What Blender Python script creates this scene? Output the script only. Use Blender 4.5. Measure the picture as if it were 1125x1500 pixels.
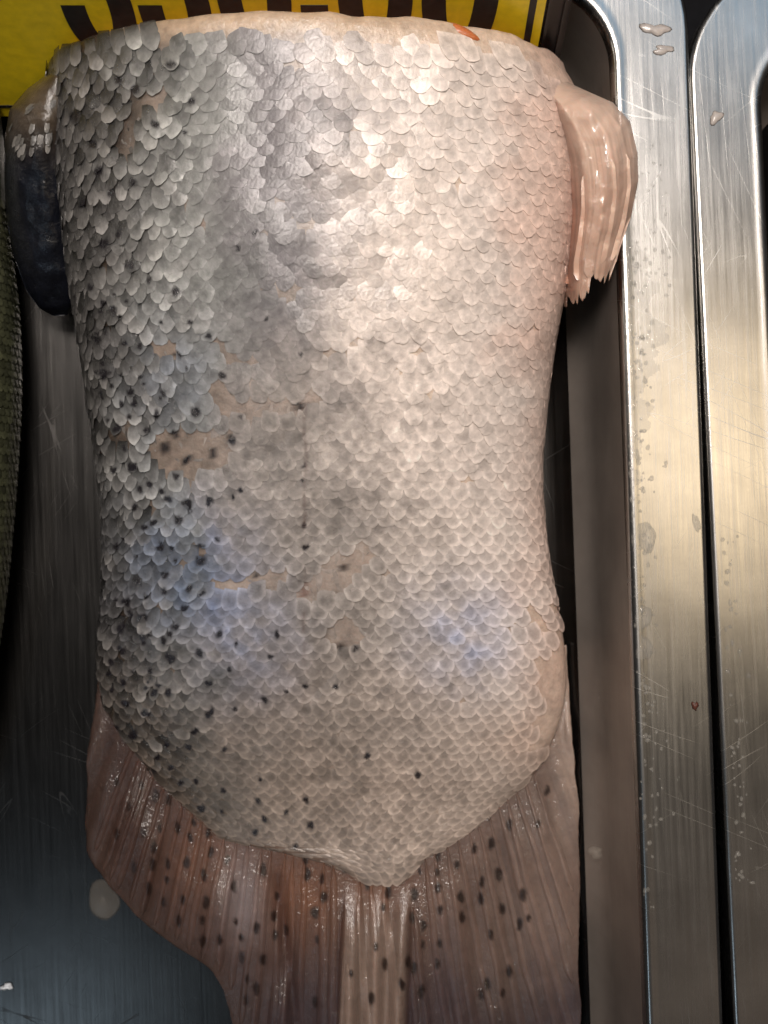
import bpy, bmesh, math, random
import numpy as np
from mathutils import Vector, Matrix

for o in list(bpy.data.objects):
    bpy.data.objects.remove(o, do_unlink=True)
scene = bpy.context.scene
COL = scene.collection
rng = np.random.default_rng(7)
random.seed(7)

# ------------------------------------------------------------------ camera
S, HC, D = 0.00017, 0.340, 0.300       # metres per photo pixel at rim height, lens height, lens to rim
cam = bpy.data.cameras.new("camera")
cam.sensor_fit = 'VERTICAL'
cam.angle = 2 * math.atan(750 * S / D)
cam.clip_start, cam.clip_end = 0.01, 50
cam_o = bpy.data.objects.new("camera", cam)
cam_o.location = (0, 0, HC)
cam_o.rotation_euler = (0, 0, 0)
COL.objects.link(cam_o)
scene.camera = cam_o
cam.dof.use_dof = True
cam.dof.focus_distance = HC - 0.055
cam.dof.aperture_fstop = 13.0

# ------------------------------------------------------------------ world and lamps
world = bpy.data.worlds.new("World")
scene.world = world
world.use_nodes = True
bg = world.node_tree.nodes['Background']
bg.inputs[0].default_value = (0.85, 0.80, 0.78, 1)
bg.inputs[1].default_value = 0.05
scene.view_settings.view_transform = 'Standard'
scene.view_settings.look = 'None'
scene.view_settings.exposure = -0.15
scene.view_settings.gamma = 1.0

def area(name, loc, target, size, power, col, size_y=None, shape=None):
    l = bpy.data.lights.new(name, 'AREA')
    l.energy = power
    l.color = col
    l.size = size
    if size_y:
        l.shape = 'RECTANGLE'
        l.size_y = size_y
    else:
        l.shape = 'DISK'
    o = bpy.data.objects.new(name, l)
    o.location = loc
    o.rotation_euler = (Vector(target) - Vector(loc)).to_track_quat('-Z', 'Y').to_euler()
    COL.objects.link(o)
    return o

key = area("stall_lamp_overhead", (-0.03, 0.26, 0.80), (0.03, 0.06, 0.04), 0.24, 0.82, (1.0, 0.91, 0.84))
key.data.spread = math.radians(52)
area("warm_stall_lamp", (0.27, 0.045, 0.74), (0.05, 0.03, 0.04), 0.22, 0.55, (1.0, 0.79, 0.52))
area("cool_daylight_opening", (0.36, 0.70, 0.95), (0.0, 0.05, 0.04), 0.60, 1.2, (0.45, 0.72, 1.0), 0.40)
area("neutral_fill", (-0.02, -0.06, 0.95), (0.0, 0.05, 0.04), 0.2, 0.3, (1.0, 0.93, 0.86), 0.10)  # added fill from an unseen source, set forward to reach the sign card
area("cool_side_light", (-0.40, -0.60, 0.95), (-0.08, -0.12, 0.0), 0.22, 0.48, (0.62, 0.82, 1.0))
area("warm_rim_fill", (0.42, -0.50, 0.9), (0.05, -0.08, 0.04), 0.40, 0.08, (1.0, 0.76, 0.58))  # added dim lamp, unseen source, for brown reflections on the lower rims
area("left_stall_lamp", (-0.75, 0.26, 0.50), (-0.08, 0.05, 0.04), 0.10, 0.55, (1.0, 0.90, 0.78))

# ------------------------------------------------------------------ helpers
def W(px, py, z):
    k = S * (HC - z) / D
    return np.stack(np.broadcast_arrays((np.asarray(px) - 562.5) * k, (750 - np.asarray(py)) * k, np.asarray(z) + 0 * k), -1)

def PX(P):
    k = S * (HC - P[..., 2]) / D
    return P[..., 0] / k + 562.5, 750 - P[..., 1] / k

def curve(pts):
    a = np.array(pts, float)
    xs, ys = a[:, 0], a[:, 1]
    # monotone-ish cubic (Catmull) resampled finely, then linear lookup
    xf = np.linspace(xs[0], xs[-1], 1500)
    m = np.gradient(ys, xs)
    i = np.clip(np.searchsorted(xs, xf) - 1, 0, len(xs) - 2)
    h = xs[i + 1] - xs[i]
    t = (xf - xs[i]) / h
    yf = ((2*t**3 - 3*t**2 + 1) * ys[i] + (t**3 - 2*t**2 + t) * h * m[i]
          + (-2*t**3 + 3*t**2) * ys[i+1] + (t**3 - t**2) * h * m[i+1])
    return lambda x: np.interp(x, xf, yf)

def sstep(a, b, x):
    t = np.clip((x - a) / (b - a), 0, 1)
    return t * t * (3 - 2 * t)

def mix(a, b, f):
    f = np.asarray(f)[..., None]
    return np.asarray(a) * (1 - f) + np.asarray(b) * f

def vnoise(x, y, seed=0):
    x = np.asarray(x, float); y = np.asarray(y, float)
    xi, yi = np.floor(x).astype(np.int64), np.floor(y).astype(np.int64)
    fx, fy = x - xi, y - yi
    fx = fx*fx*(3-2*fx); fy = fy*fy*(3-2*fy)
    def h(a, b):
        n = (a * 374761393 + b * 668265263 + seed * 974634541) & 0x7fffffff
        n = ((n ^ (n >> 13)) * 1274126177) & 0x7fffffff
        n = n ^ (n >> 16)
        return (n & 0xffff) / 65535.0
    return ((h(xi, yi) * (1-fx) + h(xi+1, yi) * fx) * (1-fy)
            + (h(xi, yi+1) * (1-fx) + h(xi+1, yi+1) * fx) * fy)

def fbm(x, y, seed=0, o=4):
    s, a, t = 0, 1.0, 0
    for k in range(o):
        s = s + a * vnoise(x * 2**k, y * 2**k, seed + 17*k); t += a; a *= 0.5
    return s / t

def link(name, me, mat, parent=None):
    o = bpy.data.objects.new(name, me)
    if mat: me.materials.append(mat)
    COL.objects.link(o)
    if parent: o.parent = parent
    return o

def mesh(name, V, F, mat, parent=None, col=None, smooth=True, uv=None):
    me = bpy.data.meshes.new(name)
    V = np.asarray(V, float).reshape(-1, 3)
    me.from_pydata(V.tolist(), [], [list(map(int, f)) for f in F])
    if smooth:
        me.polygons.foreach_set('use_smooth', np.ones(len(me.polygons), bool))
    if col is not None:
        at = me.color_attributes.new('tint', 'FLOAT_COLOR', 'POINT')
        c = np.ones((len(V), 4)); c[:, :3] = np.asarray(col).reshape(-1, 3)
        at.data.foreach_set('color', c.ravel())
    if uv is not None:
        l = me.uv_layers.new(name='UVMap')
        idx = np.empty(len(me.loops), int); me.loops.foreach_get('vertex_index', idx)
        l.data.foreach_set('uv', np.asarray(uv).reshape(-1, 2)[idx].ravel())
    me.update()
    return link(name, me, mat, parent)

def grid_faces(n, m, wrap=False, off=0):
    f = []
    for i in range(n - 1):
        for j in range(m if wrap else m - 1):
            k = (j + 1) % m
            f.append((off + i*m + j, off + i*m + k, off + (i+1)*m + k, off + (i+1)*m + j))
    return f

def thing(name, label, cat, loc=(0, 0, 0), group=None):
    o = bpy.data.objects.new(name, None)
    o.empty_display_size = 0.01
    o.location = loc
    COL.objects.link(o)
    tag(o, label, cat, group)
    return o

def tag(o, label, cat, group=None, kind=None):
    if label: o['label'] = label
    if cat: o['category'] = cat
    if group: o['group'] = group
    if kind: o['kind'] = kind
    return o

# ------------------------------------------------------------------ materials
def newmat(name):
    m = bpy.data.materials.new(name)
    m.use_nodes = True
    nt = m.node_tree
    p = nt.nodes['Principled BSDF']
    def N(t, **k):
        n = nt.nodes.new(t)
        for a, b in k.items():
            if a in n.inputs: n.inputs[a].default_value = b
            else: setattr(n, a, b)
        return n
    return m, nt, p, N, nt.links.new

def tint_mat(name, rough=0.35, metal=0.0, sss=0.0, bump=0.3, bscale=900, coat=0.0, speck=0.0, spec=0.5, mott=0.0, dist=0.0003, stripes=None, alpha=1.0, glint=0.9, gdist=0.0006):
    m, nt, p, N, L = newmat(name)
    at = N('ShaderNodeAttribute'); at.attribute_name = 'tint'
    co = N('ShaderNodeTexCoord')
    nz = N('ShaderNodeTexNoise', Scale=bscale, Detail=5.0, Roughness=0.6)
    L(co.outputs['Object'], nz.inputs['Vector'])
    colour = at.outputs['Color']
    if mott:
        n2 = N('ShaderNodeTexNoise', Scale=bscale * 0.55, Detail=4.0, Roughness=0.65)
        L(co.outputs['Object'], n2.inputs['Vector'])
        r = N('ShaderNodeMapRange'); r.inputs[1].default_value = 0.32; r.inputs[2].default_value = 0.68
        r.inputs[3].default_value = 1 - mott; r.inputs[4].default_value = 1 + mott
        L(n2.outputs['Fac'], r.inputs[0])
        mx = N('ShaderNodeVectorMath', operation='SCALE')
        L(colour, mx.inputs[0]); L(r.outputs[0], mx.inputs['Scale'])
        colour = mx.outputs[0]
    L(colour, p.inputs['Base Color'])
    p.inputs['Metallic'].default_value = metal
    p.inputs['Specular IOR Level'].default_value = spec
    rr = N('ShaderNodeMapRange'); rr.inputs[3].default_value = max(rough - 0.12, 0.05); rr.inputs[4].default_value = rough + 0.15
    nr = N('ShaderNodeTexNoise', Scale=bscale * 0.3, Detail=3.0)
    L(co.outputs['Object'], nr.inputs['Vector'])
    L(nr.outputs['Fac'], rr.inputs[0]); L(rr.outputs[0], p.inputs['Roughness'])
    h = nz.outputs['Fac']
    if stripes:
        uvn = N('ShaderNodeUVMap')
        wv = N('ShaderNodeTexWave', Scale=stripes, Distortion=1.5, Detail=2.0)
        wv.bands_direction = 'X'
        wv.inputs['Detail Scale'].default_value = 0.6
        L(uvn.outputs[0], wv.inputs['Vector'])
        w2 = N('ShaderNodeTexWave', Scale=stripes * 1.3, Distortion=1.0, Detail=2.0)
        w2.bands_direction = 'Y'
        L(uvn.outputs[0], w2.inputs['Vector'])
        a1 = N('ShaderNodeMath', operation='MULTIPLY_ADD'); a1.inputs[1].default_value = 0.20
        L(wv.outputs['Fac'], a1.inputs[0]); L(h, a1.inputs[2])
        a2 = N('ShaderNodeMath', operation='MULTIPLY_ADD'); a2.inputs[1].default_value = 0.03
        L(w2.outputs['Fac'], a2.inputs[0]); L(a1.outputs[0], a2.inputs[2])
        h = a2.outputs[0]
    bp = N('ShaderNodeBump', Strength=bump, Distance=dist)
    L(h, bp.inputs['Height']); L(bp.outputs[0], p.inputs['Normal'])
    if sss:
        p.inputs['Subsurface Weight'].default_value = sss
        p.inputs['Subsurface Radius'].default_value = (1.0, 0.45, 0.3)
        p.inputs['Subsurface Scale'].default_value = 0.003
    if alpha < 1: p.inputs['Alpha'].default_value = alpha
    if coat:
        p.inputs['Coat Weight'].default_value = coat
        p.inputs['Coat Roughness'].default_value = 0.10
        n3 = N('ShaderNodeTexNoise', Scale=bscale * glint, Detail=3.0, Roughness=0.7)
        L(co.outputs['Object'], n3.inputs['Vector'])
        b3 = N('ShaderNodeBump', Strength=1.0, Distance=gdist)
        L(n3.outputs['Fac'], b3.inputs['Height']); L(b3.outputs[0], p.inputs['Coat Normal'])
    return m

M_SCALE = tint_mat('silvery_scale', rough=0.30, metal=0.06, bump=0.32, bscale=1100, coat=0.55, mott=0.17, dist=0.0004, alpha=0.84)
M_SKIN = tint_mat('wet_fish_skin', rough=0.36, sss=0.15, bump=0.5, bscale=700, coat=0.35, mott=0.22, dist=0.0005)
M_TAIL = tint_mat('tail_membrane', rough=0.36, sss=0.15, bump=0.5, bscale=500, coat=0.7, mott=0.14, dist=0.0005, stripes=60)
M_FIN = tint_mat('pink_wet_fin', alpha=0.80, glint=.5, gdist=.001, rough=0.34, sss=0.2, bump=0.30, bscale=160, coat=0.7, mott=0.06, dist=0.0022)
M_DARKFIN = tint_mat('dark_wet_fin', gdist=0.00025, rough=0.30, bump=0.45, bscale=900, coat=0.5, spec=0.3, mott=0.25, dist=0.0006)
M_FLESH = tint_mat('cut_flesh', rough=0.35, sss=0.4, bump=0.4, bscale=400, coat=0.4, mott=0.15)
M_DARKFISH = tint_mat('dark_green_fish', rough=0.42, bump=0.4, bscale=900, coat=0.2, mott=0.3)

def steel(name, base=(0.36, 0.35, 0.335), rough=0.25, metal=1.0, brush=(900, 25, 900)):
    m, nt, p, N, L = newmat(name)
    co = N('ShaderNodeTexCoord')
    V = co.outputs['Object']
    def mapped(rot, sc):
        mp = N('ShaderNodeMapping')
        mp.inputs['Rotation'].default_value = (0, 0, rot); mp.inputs['Scale'].default_value = sc
        L(V, mp.inputs['Vector']); return mp.outputs[0]
    # brushed grain along the tray and fainter across
    g1 = N('ShaderNodeTexNoise', Scale=1.0, Detail=4.0, Roughness=0.7); L(mapped(0, brush), g1.inputs['Vector'])
    g2 = N('ShaderNodeTexNoise', Scale=1.0, Detail=3.0, Roughness=0.7); L(mapped(0.05, (40, 1300, 300)), g2.inputs['Vector'])
    # blotchy grime
    n1 = N('ShaderNodeTexNoise', Scale=45.0, Detail=6.0, Roughness=0.6); L(V, n1.inputs['Vector'])
    # scratches: thin iso-lines of stretched noise at several angles, gated by another noise
    scr = None
    for a, sx, sy, seed in ((0.45, 12, 150, 0.1), (1.2, 9, 170, 3.3), (-0.5, 16, 140, 7.7), (2.2, 10, 180, 11.1), (1.5, 5, 200, 5.5)):
        mp = N('ShaderNodeMapping')
        m0 = N('ShaderNodeMapping'); m0.inputs['Rotation'].default_value = (0, 0, a); L(V, m0.inputs['Vector'])
        mp.inputs['Scale'].default_value = (sx, sy, 1)
        mp.inputs['Location'].default_value = (seed, seed * 2, 0)
        L(m0.outputs[0], mp.inputs['Vector'])
        t = N('ShaderNodeTexNoise', Scale=1.0, Detail=0.0); L(mp.outputs[0], t.inputs['Vector'])
        s1 = N('ShaderNodeMath', operation='SUBTRACT'); s1.inputs[1].default_value = 0.5; L(t.outputs['Fac'], s1.inputs[0])
        ab = N('ShaderNodeMath', operation='ABSOLUTE'); L(s1.outputs[0], ab.inputs[0])
        lt = N('ShaderNodeMapRange'); lt.inputs[1].default_value = 0.0; lt.inputs[2].default_value = 0.0045
        lt.inputs[3].default_value = 1.0; lt.inputs[4].default_value = 0.0; L(ab.outputs[0], lt.inputs[0])
        gt = N('ShaderNodeTexNoise', Scale=38.0 + seed, Detail=1.0)
        mp2 = N('ShaderNodeMapping'); mp2.inputs['Location'].default_value = (seed * 5, seed, 0); L(V, mp2.inputs['Vector']); L(mp2.outputs[0], gt.inputs['Vector'])
        gr = N('ShaderNodeMapRange'); gr.inputs[1].default_value = 0.58; gr.inputs[2].default_value = 0.70; L(gt.outputs['Fac'], gr.inputs[0])
        mu = N('ShaderNodeMath', operation='MULTIPLY'); L(lt.outputs[0], mu.inputs[0]); L(gr.outputs[0], mu.inputs[1])
        if scr is None: scr = mu.outputs[0]
        else:
            mxx = N('ShaderNodeMath', operation='MAXIMUM'); L(scr, mxx.inputs[0]); L(mu.outputs[0], mxx.inputs[1]); scr = mxx.outputs[0]
    cr = N('ShaderNodeMapRange'); cr.inputs[1].default_value = 0.3; cr.inputs[2].default_value = 0.75
    cr.inputs[3].default_value = 1.08; cr.inputs[4].default_value = 0.72
    L(n1.outputs['Fac'], cr.inputs[0])
    sc = N('ShaderNodeVectorMath', operation='SCALE'); sc.inputs[0].default_value = base; L(cr.outputs[0], sc.inputs['Scale'])
    L(sc.outputs[0], p.inputs['Base Color'])
    p.inputs['Metallic'].default_value = metal
    r1 = N('ShaderNodeMapRange'); r1.inputs[3].default_value = rough - 0.10; r1.inputs[4].default_value = rough + 0.12
    L(g1.outputs['Fac'], r1.inputs[0])
    r2 = N('ShaderNodeMath', operation='MULTIPLY_ADD'); r2.inputs[1].default_value = 0.2; L(scr, r2.inputs[0]); L(r1.outputs[0], r2.inputs[2])
    L(r2.outputs[0], p.inputs['Roughness'])
    h1 = N('ShaderNodeMath', operation='MULTIPLY_ADD'); h1.inputs[1].default_value = 0.15; L(g2.outputs['Fac'], h1.inputs[0]); L(g1.outputs['Fac'], h1.inputs[2])
    h2 = N('ShaderNodeMath', operation='MULTIPLY_ADD'); h2.inputs[1].default_value = 0.25; L(scr, h2.inputs[0]); L(h1.outputs[0], h2.inputs[2])
    bp = N('ShaderNodeBump', Strength=0.14, Distance=0.00012); L(h2.outputs[0], bp.inputs['Height'])
    L(bp.outputs[0], p.inputs['Normal'])
    return m

M_RIM = steel('brushed_steel_rim')
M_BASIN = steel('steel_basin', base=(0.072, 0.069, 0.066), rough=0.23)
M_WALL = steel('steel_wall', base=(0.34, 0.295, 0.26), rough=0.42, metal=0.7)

def plain(name, col, rough=0.5, metal=0.0, bump=0.2, bs=300, spec=0.5, var=0.15, coat=0.0):
    m, nt, p, N, L = newmat(name)
    co = N('ShaderNodeTexCoord')
    n = N('ShaderNodeTexNoise', Scale=bs, Detail=5.0); L(co.outputs['Object'], n.inputs['Vector'])
    r = N('ShaderNodeMapRange'); r.inputs[1].default_value = .3; r.inputs[2].default_value = .7
    r.inputs[3].default_value = 1 - var; r.inputs[4].default_value = 1 + var; L(n.outputs['Fac'], r.inputs[0])
    s = N('ShaderNodeVectorMath', operation='SCALE'); s.inputs[0].default_value = col; L(r.outputs[0], s.inputs['Scale'])
    L(s.outputs[0], p.inputs['Base Color'])
    p.inputs['Roughness'].default_value = rough; p.inputs['Metallic'].default_value = metal
    p.inputs['Specular IOR Level'].default_value = spec
    p.inputs['Coat Weight'].default_value = coat
    b = N('ShaderNodeBump', Strength=bump, Distance=0.0003); L(n.outputs['Fac'], b.inputs['Height']); L(b.outputs[0], p.inputs['Normal'])
    return m

M_COUNTER = plain('dark_counter', (0.006, 0.006, 0.007), 0.9, spec=0.1)
M_YELLOW = plain('yellow_card', (0.95, 0.70, 0.02), 0.35, bump=0.15, bs=350, var=0.10, coat=0.3)
M_INK = plain('black_print', (0.022, 0.020, 0.020), 0.45, bs=500, var=0.35, bump=0.1)
M_FRAME = plain('black_plastic', (0.012, 0.011, 0.012), 0.28, bump=0.1)
M_CRUMB = plain('gristle', (0.52, 0.46, 0.42), 0.3, bs=900, coat=0.5)
M_CRUMB.node_tree.nodes['Principled BSDF'].inputs['Alpha'].default_value = 0.6
M_WHITE = plain('white_crumb', (0.75, 0.78, 0.82), 0.4, bs=900)
M_BROWN = plain('brown_crumb', (0.08, 0.025, 0.015), 0.4, bs=900)

def water():
    m, nt, p, N, L = newmat('water')
    p.inputs['Base Color'].default_value = (.52, .49, .44, 1)
    p.inputs['Roughness'].default_value = 0.06
    p.inputs['IOR'].default_value = 1.34
    p.inputs['Alpha'].default_value = 0.15
    return m
M_WATER = water()
def slimy():
    m, nt, p, N, L = newmat('translucent_scale')
    p.inputs['Base Color'].default_value = (0.45, 0.40, 0.34, 1)
    p.inputs['Roughness'].default_value = 0.2
    p.inputs['Alpha'].default_value = 0.13
    p.inputs['IOR'].default_value = 1.36
    return m
M_SLIME = slimy()

# ------------------------------------------------------------------ setting: counter
o = mesh('counter', [(-1.5, -1.5, -0.004), (1.5, -1.5, -0.004), (1.5, 1.5, -0.004), (-1.5, 1.5, -0.004)], [(0, 1, 2, 3)], M_COUNTER, smooth=False)
tag(o, None, None, kind='structure')

# ------------------------------------------------------------------ steel trays
def rrect(x0, x1, y0, y1, r, n=14):
    pts = []
    for cx, cy, a0 in ((x1-r, y1-r, 0), (x0+r, y1-r, 90), (x0+r, y0+r, 180), (x1-r, y0+r, 270)):
        for k in range(n + 1):
            a = math.radians(a0 + 90*k/n)
            pts.append((cx + r*math.cos(a), cy + r*math.sin(a)))
    return np.array(pts)

def tray(name, label, x0, x1, y0, y1, r, rimw, pivot, rot, depth=0.040):
    root = thing(name, label, 'tray', (pivot[0], pivot[1], 0))
    root.rotation_euler.z = rot
    def build(nm, prof, mat, cap):
        V, nseg = [], None
        for d, z in prof:
            rr = max(r - d, 0.004) if d < r - 0.004 else 0.004
            ring = rrect(x0+d, x1-d, y0+d, y1-d, max(r - d*0.55, 0.006))
            nseg = len(ring)
            V += [(a - pivot[0], b - pivot[1], z) for a, b in ring]
        F = grid_faces(len(prof), nseg, True)
        if cap: F.append(tuple((len(prof)-1)*nseg + k for k in range(nseg)))
        return mesh(nm, V, F, mat, root)
    t = depth
    w = rimw
    rim = [(0.0012, t-0.011), (0.0, t-0.0095), (0, t-0.0014), (0.00015, t-0.0006), (0.0005, t-0.0002), (0.0011, t), (0.0014, t),
           (w-0.0038, t), (w-0.0034, t), (w-0.0026, t+0.00005), (w-0.0020, t+0.00014), (w-0.0013, t+0.0001), (w-0.0006, t-0.0002), (w-0.0001, t-0.0012), (w+0.0002, t-0.0028)]
    bas = [(w+0.0002, t-0.0028), (w+0.0012, t-0.012), (w+0.0028, 0.016), (w+0.0034, 0.0115), (w+0.0052, 0.0072), (w+0.0080, 0.0038), (w+0.0116, 0.0015), (w+0.0155, 0.0003), (w+0.019, 0.0)]
    build('tray_rim', rim, M_RIM, False)
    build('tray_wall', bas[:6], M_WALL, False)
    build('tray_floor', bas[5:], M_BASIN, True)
    return root

# main tray: right outer edge passes (1000,100)-(1055,1500) in the photo
tray('steel_tray', 'stainless steel tray holding the scaled fish tail piece and the yellow price sign',
     -0.28, 0.0802, -0.30, 0.1530, 0.032, 0.0195, (0.0802, 0.0), math.radians(2.0))
tray('steel_tray', 'empty looking neighbouring steel tray with rounded rim corner at right edge of the photo',
     0.0811, 0.36, -0.30, 0.1360, 0.028, 0.0180, (0.0811, 0.0), math.radians(2.7))

# ------------------------------------------------------------------ price sign
CB = np.array([0.0, 0.1094, 0.010]); CU = np.array([0.0, math.cos(math.radians(73)), math.sin(math.radians(73))])
CN = np.array([0.0, -CU[2], CU[1]])
sign = thing('price_sign', 'yellow price card with large black digits standing behind the cut end of the fish', 'price sign', (0, 0.1094, 0.010))
def card_pt(X, h, off=0.0):
    return np.array([X, 0, 0]) + CU * h + CN * off
def slab(nm, poly, off0, off1, mat):
    n = len(poly)
    V = [card_pt(a, b, off1) for a, b in poly] + [card_pt(a, b, off0) for a, b in poly]
    F = [tuple(range(n))] + [(i, n+i, n+(i+1) % n, (i+1) % n) for i in range(n)]
    return mesh(nm, V, F, mat, sign, smooth=False)
CW0, CW1, CH = -0.150, 0.0386, 0.085
slab('card', [(CW0, 0), (CW1, 0), (CW1, CH), (CW0, CH)], 0, 0.0012, M_YELLOW)
slab('backing_board', [(CW0-0.004, -0.003), (0.0450, -0.003), (0.0450, CH+0.003), (CW0-0.004, CH+0.003)], -0.0022, -0.0002, M_FRAME)
slab('edge_strip', [(0.0393, -0.003), (0.0401, -0.003), (0.0401, CH+0.003), (0.0393, CH+0.003)], -0.0002, 0.0012, M_FRAME)
slab('edge_strip', [(0.0432, -0.003), (0.0440, -0.003), (0.0440, CH+0.003), (0.0432, CH+0.003)], -0.0002, 0.0012, M_FRAME)
# printed border
slab('printed_border', [(CW0+0.004, 0.0040), (0.0364, 0.0040), (0.0364, 0.0050), (CW0+0.004, 0.0050)], 0.0012, 0.00135, M_INK)
slab('printed_border', [(0.0347, 0.0052), (0.0364, 0.0052), (0.0364, CH-0.004), (0.0347, CH-0.004)], 0.0012, 0.00135, M_INK)
def ribbon(path, w):
    P = np.array(path, float)
    T = np.gradient(P, axis=0); T /= np.linalg.norm(T, axis=1)[:, None]
    Nn = np.stack([-T[:, 1], T[:, 0]], -1)
    w = np.broadcast_to(w, (len(P),))[:, None] / 2
    return P + Nn*w, P - Nn*w
def glyph(paths, x, w, h0, h):
    V, F = [], []
    for path, sw, closed in paths:
        P = np.array(path, float) * [w, h] + [x, h0]
        if closed: P = np.vstack([P, P[:1]])
        a, b = ribbon(P, sw)
        n = len(P); off = len(V)
        if closed: a[-1] = a[0]; b[-1] = b[0]
        for q in a: V.append(card_pt(q[0], q[1], 0.00135))
        for q in b: V.append(card_pt(q[0], q[1], 0.00135))
        F += [(off+i, off+i+1, off+n+i+1, off+n+i) for i in range(n-1)]
    return mesh('digit', V, F, M_INK, sign, smooth=False)
def arc(cx, cy, rx, ry, a0, a1, n=24, p=2.0):
    r = []
    for k in range(n+1):
        a = math.radians(a0 + (a1-a0)*k/n); c, s = math.cos(a), math.sin(a)
        r.append((cx + rx*math.copysign(abs(c)**(2/p), c), cy + ry*math.copysign(abs(s)**(2/p), s)))
    return r
zero = [(arc(0.5, 0.5, 0.33, 0.445, 0, 354, 48, 2.5), 0.0058, True)]
five = [(arc(0.5, 0.33, 0.33, 0.27, 176, 450, 44, 2.3) + [(0.32, 0.58)], 0.0058, False),
        ([(0.2, 0.93), (0.9, 0.93)], 0.0055, False), ([(0.22, 0.95), (0.22, 0.52)], 0.0050, False)]
HB, GH = 0.0254, 0.052
def gx(px): return (px - 562.5) * S / D * 0.290
for kind, p0, p1 in ((five, 92, 197), (five, 204, 310), (zero, 320, 430), (zero, 494, 606), (zero, 614, 731)):
    glyph(kind, gx(p0), gx(p1) - gx(p0), HB, GH)
slab('dash', [(gx(441), HB+0.0135), (gx(481), HB+0.0135), (gx(481), HB+0.0185), (gx(441), HB+0.0185)], 0.0012, 0.00135, M_INK)
for ch in sign.children: pass

# ------------------------------------------------------------------ fish: shape functions (photo outline -> real widths)
XL = curve([(100, 71), (200, 78), (280, 88), (400, 103), (480, 116), (580, 131), (650, 141), (760, 152), (850, 152), (950, 146), (1000, 148),
            (1060, 168), (1100, 200), (1150, 240), (1200, 292), (1232, 338), (1251, 425), (1268, 488), (1292, 530)])
XR = curve([(100, 815), (130, 838), (160, 848), (250, 848), (330, 842), (420, 828), (500, 813), (600, 800), (700, 793), (770, 797), (850, 808), (930, 824),
            (980, 829), (1040, 824), (1090, 806), (1140, 776), (1170, 742), (1210, 702), (1240, 658), (1262, 620), (1276, 608), (1292, 592)])
ZT = curve([(100, .064), (300, .062), (500, .055), (700, .044), (850, .034), (1000, .0225), (1100, .0150), (1200, .0088), (1292, .0062)])
P0, P1 = 118.0, 1291.0
def surf(p, th):
    p = np.asarray(p, float); th = np.asarray(th, float)
    zt = ZT(p); zm = np.maximum(zt * 0.42, 0.0045); zb = 0.0008
    k = S * (HC - zm) / D
    xl = (XL(p) - 562.5) * k; xr = (XR(p) - 562.5) * k
    Y = (750 - p) * k
    c, s = np.cos(th), np.sin(th)
    n = 1.95 + .40 * sstep(180, 620, p)
    cx = np.sign(c) * np.abs(c)**(2/n); sz = np.sign(s) * np.abs(s)**(2/n)
    xc, a = (xl + xr) / 2, (xr - xl) / 2
    b = np.where(s >= 0, zt - zm, zm - zb)
    X = xc + a * cx
    Z = zm + b * sz
    # gentle lumps, and the soft hollow that runs down the middle of the flank
    lump = (fbm(X*70+9, Y*70+5, 3, 3) - 0.5) * 0.0022 * np.clip(zt / .03, 0.2, 1)
    Z = Z + lump * np.clip(s, 0, 1)
    return np.stack(np.broadcast_arrays(X, Y, Z), -1)

SPOTS = [(241,657,9),(273,674,7),(313,664,8),(339,644,9),(258,696,9),(286,604,11),(305,733,8),(273,740,9),(245,731,8),(262,764,9),(232,802,9),(294,821,10),
 (318,790,7),(243,843,8),(241,866,8),(183,657,7),(196,743,8),(222,766,7),(205,717,7),(220,711,6),(194,685,8),(171,627,8),(213,632,7),(256,636,8),(192,574,8),
 (230,606,8),(239,578,6),(439,595,7),(446,770,6),(448,802,5),(352,717,6),(328,551,8),(305,491,7),(375,843,5),(322,930,8),(407,928,6),(397,963,7),(290,957,8),
 (337,979,6),(307,1002,7),(386,1026,6),(447,1007,6),(420,1012,4),(250,964,9),(183,1032,8),(196,1075,9),(224,1017,7),(213,1045,7),(247,1013,8),(307,1047,7),
 (284,1071,8),(328,1098,6),(275,1096,7),(245,1092,6),(228,1109,6),(250,1124,7),(288,1145,6),(328,1158,8),(264,1147,7),(224,1130,6),(294,1184,7),(375,1169,6),
 (388,1201,7),(448,1171,6),(454,1209,7),(324,1190,6),(433,1239,6),(375,1220,6),(418,1192,6),(380,1143,5),(164,970,8),(149,1058,7),(168,1066,8),(209,934,8),
 (239,938,9),(256,919,8),(222,981,7),(345,1041,6),(499,945,6),(520,950,5),(490,1004,6),(539,1105,6),(612,1135,6),(226,183,8),(144,249,10),(162,284,10),
 (174,343,8),(152,358,9),(219,411,7),(189,391,8),(373,341,6),(348,363,6),(259,428,9),(192,269,9),(174,117,9),(281,149,8),(271,194,6),(130,420,8),(165,455,9),
 (140,500,8),(205,505,8),(150,545,8),(260,520,6),(120,300,9),(135,210,9),(110,170,10),(200,130,10),(250,95,8),(170,800,8),(185,880,9),(210,905,8),(175,920,9),
 (200,850,8),(270,890,7),(300,870,6),(180,1000,8),(445,680,5),(444,705,4),(502,832,5),(440,520,5),(390,470,5)]
_r = np.random.default_rng(12)
for _k in range(70):
    _y = _r.uniform(420, 1080); SPOTS.append((XL(_y) + 12 + abs(_r.normal()) * 85, _y, _r.uniform(3.2, 6.5)))
SPOTS = np.array([(float(a), float(b), float(c)) for a, b, c in SPOTS])
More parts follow.
